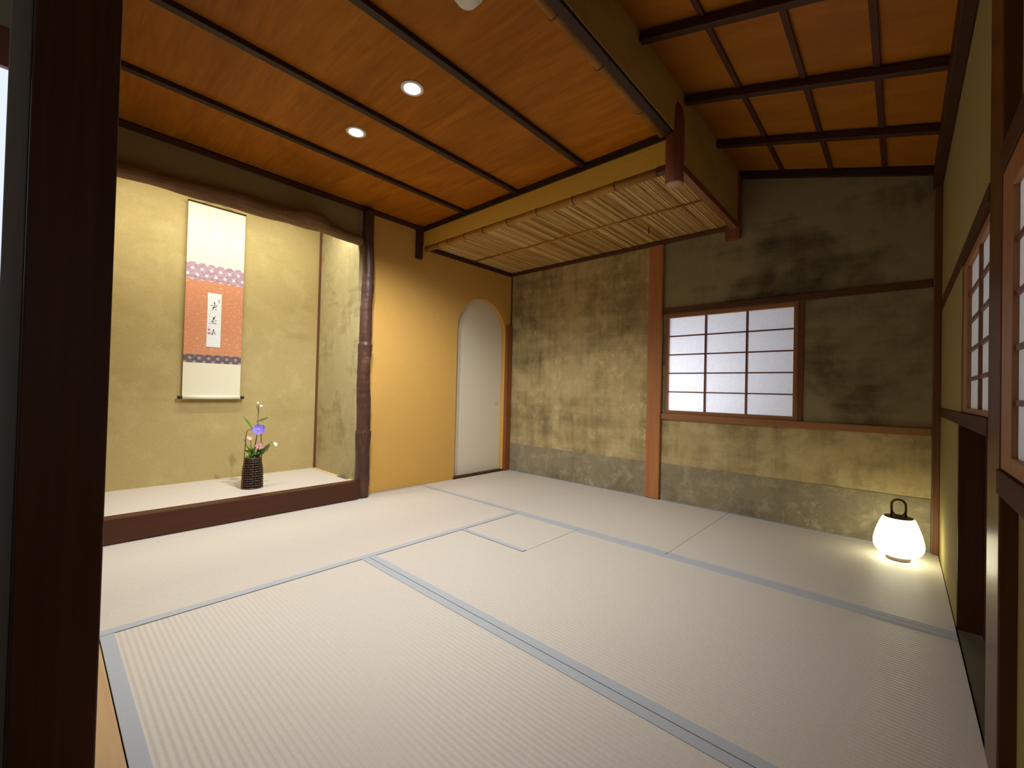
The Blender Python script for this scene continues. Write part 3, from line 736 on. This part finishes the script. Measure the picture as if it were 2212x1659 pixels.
b = MB(); b.lathe([(0, TZ + .001), (.050, TZ + .001), (.050, TZ + .11), (.040, TZ + .175), (.034, TZ + .175), (.034, TZ + .05), (0, TZ + .05)], (bx, by, 0), 24); b.build('water_tube', M['basket_in'], t)
hd = Vector((-.35, 1, 0)).normalized()
hp = [(-.060, .005), (-.062, .08), (-.059, .17), (-.055, .25), (-.050, .34), (-.043, .366), (0, .374), (.043, .366), (.050, .34), (.055, .25), (.059, .17), (.062, .08), (.060, .005)]
b = MB(); b.tube([(bx + hd.x * u, by + hd.y * u, TZ + z) for u, z in hp], .0026, 8); b.build('handle', M['cane'], t)

FX = -.2
def stemline(mb, pts, r=.0018):
    mb.tube(pts, r, 6)
def leaf(mb, base, tip, w, n=7, sag=.0):
    base, tip = Vector(base), Vector(tip); d = tip - base; L = d.length; dn = d.normalized()
    s_ = Vector((.66, .75, 0)).cross(dn)
    if s_.length < .1: s_ = Vector((0, 0, 1))
    side = s_.normalized(); nr = dn.cross(side).normalized()
    prev = None
    for i in range(n + 1):
        q = i / n; ww = w * math.sin(PI * min(.985, q * .93 + .05)) ** .8
        c = base + d * q + nr * sag * math.sin(PI * q)
        tri = [mb.b.verts.new(c - side * ww + nr * ww * .25), mb.b.verts.new(c), mb.b.verts.new(c + side * ww + nr * ww * .25)]
        if prev:
            for k in range(2):
                f_ = mb.b.faces.new((prev[k], prev[k + 1], tri[k + 1], tri[k])); f_.smooth = True
        prev = tri
VIEW = Vector((.955, -.29, .1)).normalized()   # direction the blooms roughly face (towards the room)
def bloom(mb, c, r, petals, face, cup=.35, notch=1.0, n=5):
    c = Vector(c); face = Vector(face).normalized()
    u = face.cross(Vector((0, 0, 1))).normalized(); v = face.cross(u)
    for k in range(petals):
        a0 = 2 * PI * k / petals; dirv = u * math.cos(a0) + v * math.sin(a0); sd = face.cross(dirv)
        prev = None
        for i in range(n + 1):
            q = i / n; ww = r * .62 * math.sin(PI * min(.97, .12 + q * .86)) ** .9 * notch
            p = c + dirv * r * q + face * (cup * r * q * q)
            tri = [mb.b.verts.new(p - sd * ww), mb.b.verts.new(p - face * .08 * r), mb.b.verts.new(p + sd * ww)]
            if prev:
                for j in range(2):
                    f_ = mb.b.faces.new((prev[j], prev[j + 1], tri[j + 1], tri[j])); f_.smooth = True
            prev = tri
def flower(name, label, path, petal_mat, c, r, petals, face, cup=.35, leaves=(), leafmat='leaf', notch=1.0, center=None):
    t_ = thing(name, path[0], label, 'flower', 'flowers arranged in the basket')
    b_ = MB(); stemline(b_, path); b_.build('stem', M['stem'], t_)
    b_ = MB(); bloom(b_, c, r, petals, face, cup, notch); b_.build('petals', petal_mat, t_)
    if center:
        b_ = MB(); b_.lathe([(0, -.004), (.004, -.002), (.0045, .001), (.002, .005), (0, .006)], c, 10); b_.build('flower_centre', center, t_)
    for bs, tp, w in leaves:
        b_ = MB(); leaf(b_, bs, tp, w); b_.build('leaf', M[leafmat], t_)
    return t_
R0 = (bx, by, TZ + .17)
flower('bellflower', 'purple bellflower at the centre of the basket arrangement', [(bx, by, TZ + .08), R0, (-.197, -2.165, .38), (-.185, -2.152, .478)], M['purple'], (-.175, -2.150, .487), .038, 5, (.9, -.35, .55), .25,
       [((-.198, -2.175, .485), (-.2, -2.232, .572), .010), ((-.198, -2.168, .36), (-.18, -2.145, .395), .008)], center=M['white_petal'])
flower('white_flower', 'white flower at the very top of the arrangement', [(bx, by + .004, TZ + .08), (bx, by + .004, TZ + .18), (-.2, -2.150, .47), (-.2, -2.148, .60), (-.196, -2.151, .643)], M['white_petal'], (-.195, -2.150, .642), .022, 3, (.5, .8, .9), .6,
       [((-.2, -2.160, .535), (-.2, -2.086, .562), .009), ((-.2, -2.149, .600), (-.2, -2.166, .652), .004), ((-.2, -2.148, .575), (-.195, -2.144, .625), .005)], 'leaf_pale')
flower('white_flower', 'small blush white flower left of the purple bellflower', [(bx + .004, by - .006, TZ + .08), (bx + .004, by - .006, TZ + .18), (-.195, -2.185, .39), (-.19, -2.192, .43)], M['blush'], (-.188, -2.193, .440), .019, 4, (.9, -.4, .3), .5,
       [((-.19, -2.19, .43), (-.19, -2.183, .455), .005)])
flower('white_flower', 'tiny white bud poking out left past the basket handle', [(bx - .004, by - .01, TZ + .08), (bx - .004, by - .01, TZ + .18), (-.2, -2.20, .37), (-.2, -2.226, .436)], M['white_petal'], (-.2, -2.230, .440), .012, 2, (.2, -1, .1), .2, [], notch=.5)
flower('pink_flower', 'dusty pink flower just above the basket rim', [(bx + .01, by + .006, TZ + .08), (bx + .01, by + .006, TZ + .18), (-.185, -2.150, .365)], M['pink'], (-.178, -2.142, .385), .024, 6, (.9, -.3, .35), .3,
       [((-.19, -2.155, .345), (-.175, -2.105, .365), .012), ((-.19, -2.165, .335), (-.17, -2.185, .37), .012)], center=M['blush'])
flower('white_flower', 'white flower reaching right beyond the basket', [(bx, by + .01, TZ + .08), (bx, by + .012, TZ + .18), (-.195, -2.13, .345), (-.19, -2.08, .378), (-.19, -2.055, .382)], M['white_petal'], (-.188, -2.048, .386), .017, 4, (.8, .5, .5), .35,
       [((-.19, -2.082, .392), (-.188, -2.064, .408), .005), ((-.19, -2.12, .352), (-.188, -2.078, .392), .022), ((-.19, -2.118, .350), (-.182, -2.088, .358), .014)], 'leaf_pale')
t = thing('leaf_spray', (bx, by, TZ + .1), 'bunch of green leaves at the mouth of dark basket', 'leaves')
b = MB()
for px, py in ((.005, -.006), (-.006, .008), (.012, .004)): stemline(b, [(bx + px, by + py, TZ + .09), (bx + px, by + py, TZ + .2)])
b.build('stem', M['stem'], t)
rnd = random.Random(5)
for i in range(22):
    a = rnd.uniform(-1.2, 1.4); L = rnd.uniform(.035, .065); z = TZ + rnd.uniform(.185, .225)
    b = MB(); leaf(b, (bx + .01, by + .012 * a, z), (bx + .01 + rnd.uniform(-.02, .03), by + a * .045, z + L * rnd.uniform(.2, 1)), rnd.uniform(.007, .013), sag=.006); b.build('leaf', M['leaf'], t)

# ================================================================== LANTERN
lx, ly = 2.834, -.255
t = thing('table_lantern', (lx, ly, .0022), 'glowing white glass lantern with bronze loop handle on corner mat', 'lamp')
b = MB(); b.lathe([(0, .0025), (.044, .0025), (.047, .006), (.047, .016), (.044, .019), (0, .019)], (lx, ly, 0), 40); b.build('base', M['pewter'], t)
prof = [(0, .020), (.042, .020), (.060, .0235), (.076, .032), (.088, .046), (.0945, .063), (.0955, .080), (.0928, .102), (.0862, .130), (.0775, .158), (.0690, .182), (.0630, .196), (.0575, .202), (0, .202)]
b = MB(); b.lathe(prof, (lx, ly, 0), 48); b.build('glass_shade', M['opal'], t)
b = MB(); b.lathe([(0, .203), (.055, .203), (.055, .2065), (.051, .208), (0, .208)], (lx, ly, 0), 40); cap = b.build('top_cap', M['bronze'], t)
arc = [(-.026, .2075), (-.026, .235), (-.026, .262)] + [(.026 * math.cos(PI - PI * k / 12), .264 + .026 * math.sin(PI - PI * k / 12)) for k in range(1, 12)] + [(.026, .262), (.026, .235), (.026, .2075)]
b = MB(); b.tube([(lx + u, ly, z) for u, z in arc], .0045, 10); 
low = [(-.024, .236)] + [(.0235 * math.cos(PI + PI * k / 10), .236 + .0245 * math.sin(PI + PI * k / 10)) for k in range(1, 10)] + [(.024, .236)]
b.tube([(lx + u, ly, z) for u, z in low], .0032, 8)
b.build('loop_handle', M['bronze'], t)

# ================================================================== CEILING FITTINGS
def downlight(x, y, label):
    t_ = thing('downlight', (x, y, H), label, 'ceiling light', 'round downlights in the flat ceiling')
    b_ = MB(); b_.lathe([(.031, H - .001), (.034, H - .0045), (.047, H - .004), (.050, H - .0005), (.031, H - .0005)], (x, y, 0), 36); b_.build('trim_ring', M['white'], t_)
    b_ = MB(); b_.lathe([(0, H - .0025), (.031, H - .0018)], (x, y, 0), 36); b_.build('lamp_disc', M['bulb'], t_)
    return t_
downlight(1.285, -2.058, 'bright round downlight farther from the alcove')
downlight(.802, -2.058, 'bright round downlight closer to the alcove')
t = thing('smoke_detector', (1.80, -2.205, H), 'round white smoke detector at the top edge of the flat ceiling', 'smoke detector')
b = MB(); b.lathe([(0, H - .001), (.052, H - .001), (.052, H - .012), (.048, H - .016), (0, H - .016)], (1.80, -2.205, 0), 40); b.build('base', M['white'], t)
b = MB(); b.lathe([(.040, H - .016), (.040, H - .028), (.032, H - .038), (.012, H - .041), (0, H - .041)], (1.80, -2.205, 0), 40); b.build('sensor_dome', M['white'], t)
cleanup()

# ================================================================== LIGHT
def area(name, loc, look, size, sy, power, col, spread=180):
    l = bpy.data.lights.new(name, 'AREA'); l.shape = 'RECTANGLE'; l.size = size; l.size_y = sy; l.energy = power; l.color = col
    l.spread = math.radians(spread)
    o_ = bpy.data.objects.new(name, l); COL.objects.link(o_); o_.location = loc
    o_.rotation_euler = (Vector(look) - Vector(loc)).to_track_quat('-Z', 'Y').to_euler(); return o_
def spot(name, loc, look, power, ang, blend, col, rad=.03):
    l = bpy.data.lights.new(name, 'SPOT'); l.energy = power; l.color = col; l.spot_size = math.radians(ang); l.spot_blend = blend; l.shadow_soft_size = rad
    o_ = bpy.data.objects.new(name, l); COL.objects.link(o_); o_.location = loc
    o_.rotation_euler = (Vector(look) - Vector(loc)).to_track_quat('-Z', 'Y').to_euler(); return o_
warm = (.97, .99, 1.0)
spot('DownlightBeamFar', (1.285, -2.058, H - .02), (.78, -1.62, 0), 72, 126, .75, warm)
spot('DownlightBeamNear', (.802, -2.058, H - .02), (.58, -1.55, 0), 54, 122, .75, warm)
# lamp strip hidden behind the lintel, lighting the alcove
area('AlcoveStrip', (-.10, -2.3, 2.0), (-.45, -2.3, .9), 1.2, .05, 9, (1, .99, .88))
# daylight behind the paper windows
area('DaylightBack', (1.55, .62, .8), (1.90, 0, 1.0), .8, .8, 15, (.86, .88, 1.0))
area('DaylightRight', (3.75, -1.9, 1.0), (3.0, -1.9, 1.0), 2.4, .9, 5, (.92, .93, 1.0))
# added soft fill from behind the viewpoint, no fixture seen there
area('AdjoiningRoomFill', (1.9, -4.2, 2.55), (1.9, -4.2, 0), 1.4, 1.0, 1.5, (1, .96, .93))
w = bpy.data.worlds.new('World'); S.world = w; w.use_nodes = True
w.node_tree.nodes['Background'].inputs[0].default_value = (1, .95, .92, 1)
w.node_tree.nodes['Background'].inputs[1].default_value = .05

# ================================================================== VIEW
S.view_settings.view_transform = 'Standard'; S.view_settings.look = 'None'
S.view_settings.exposure = 0.6; S.view_settings.gamma = 1.0; S.view_settings.use_curve_mapping = False
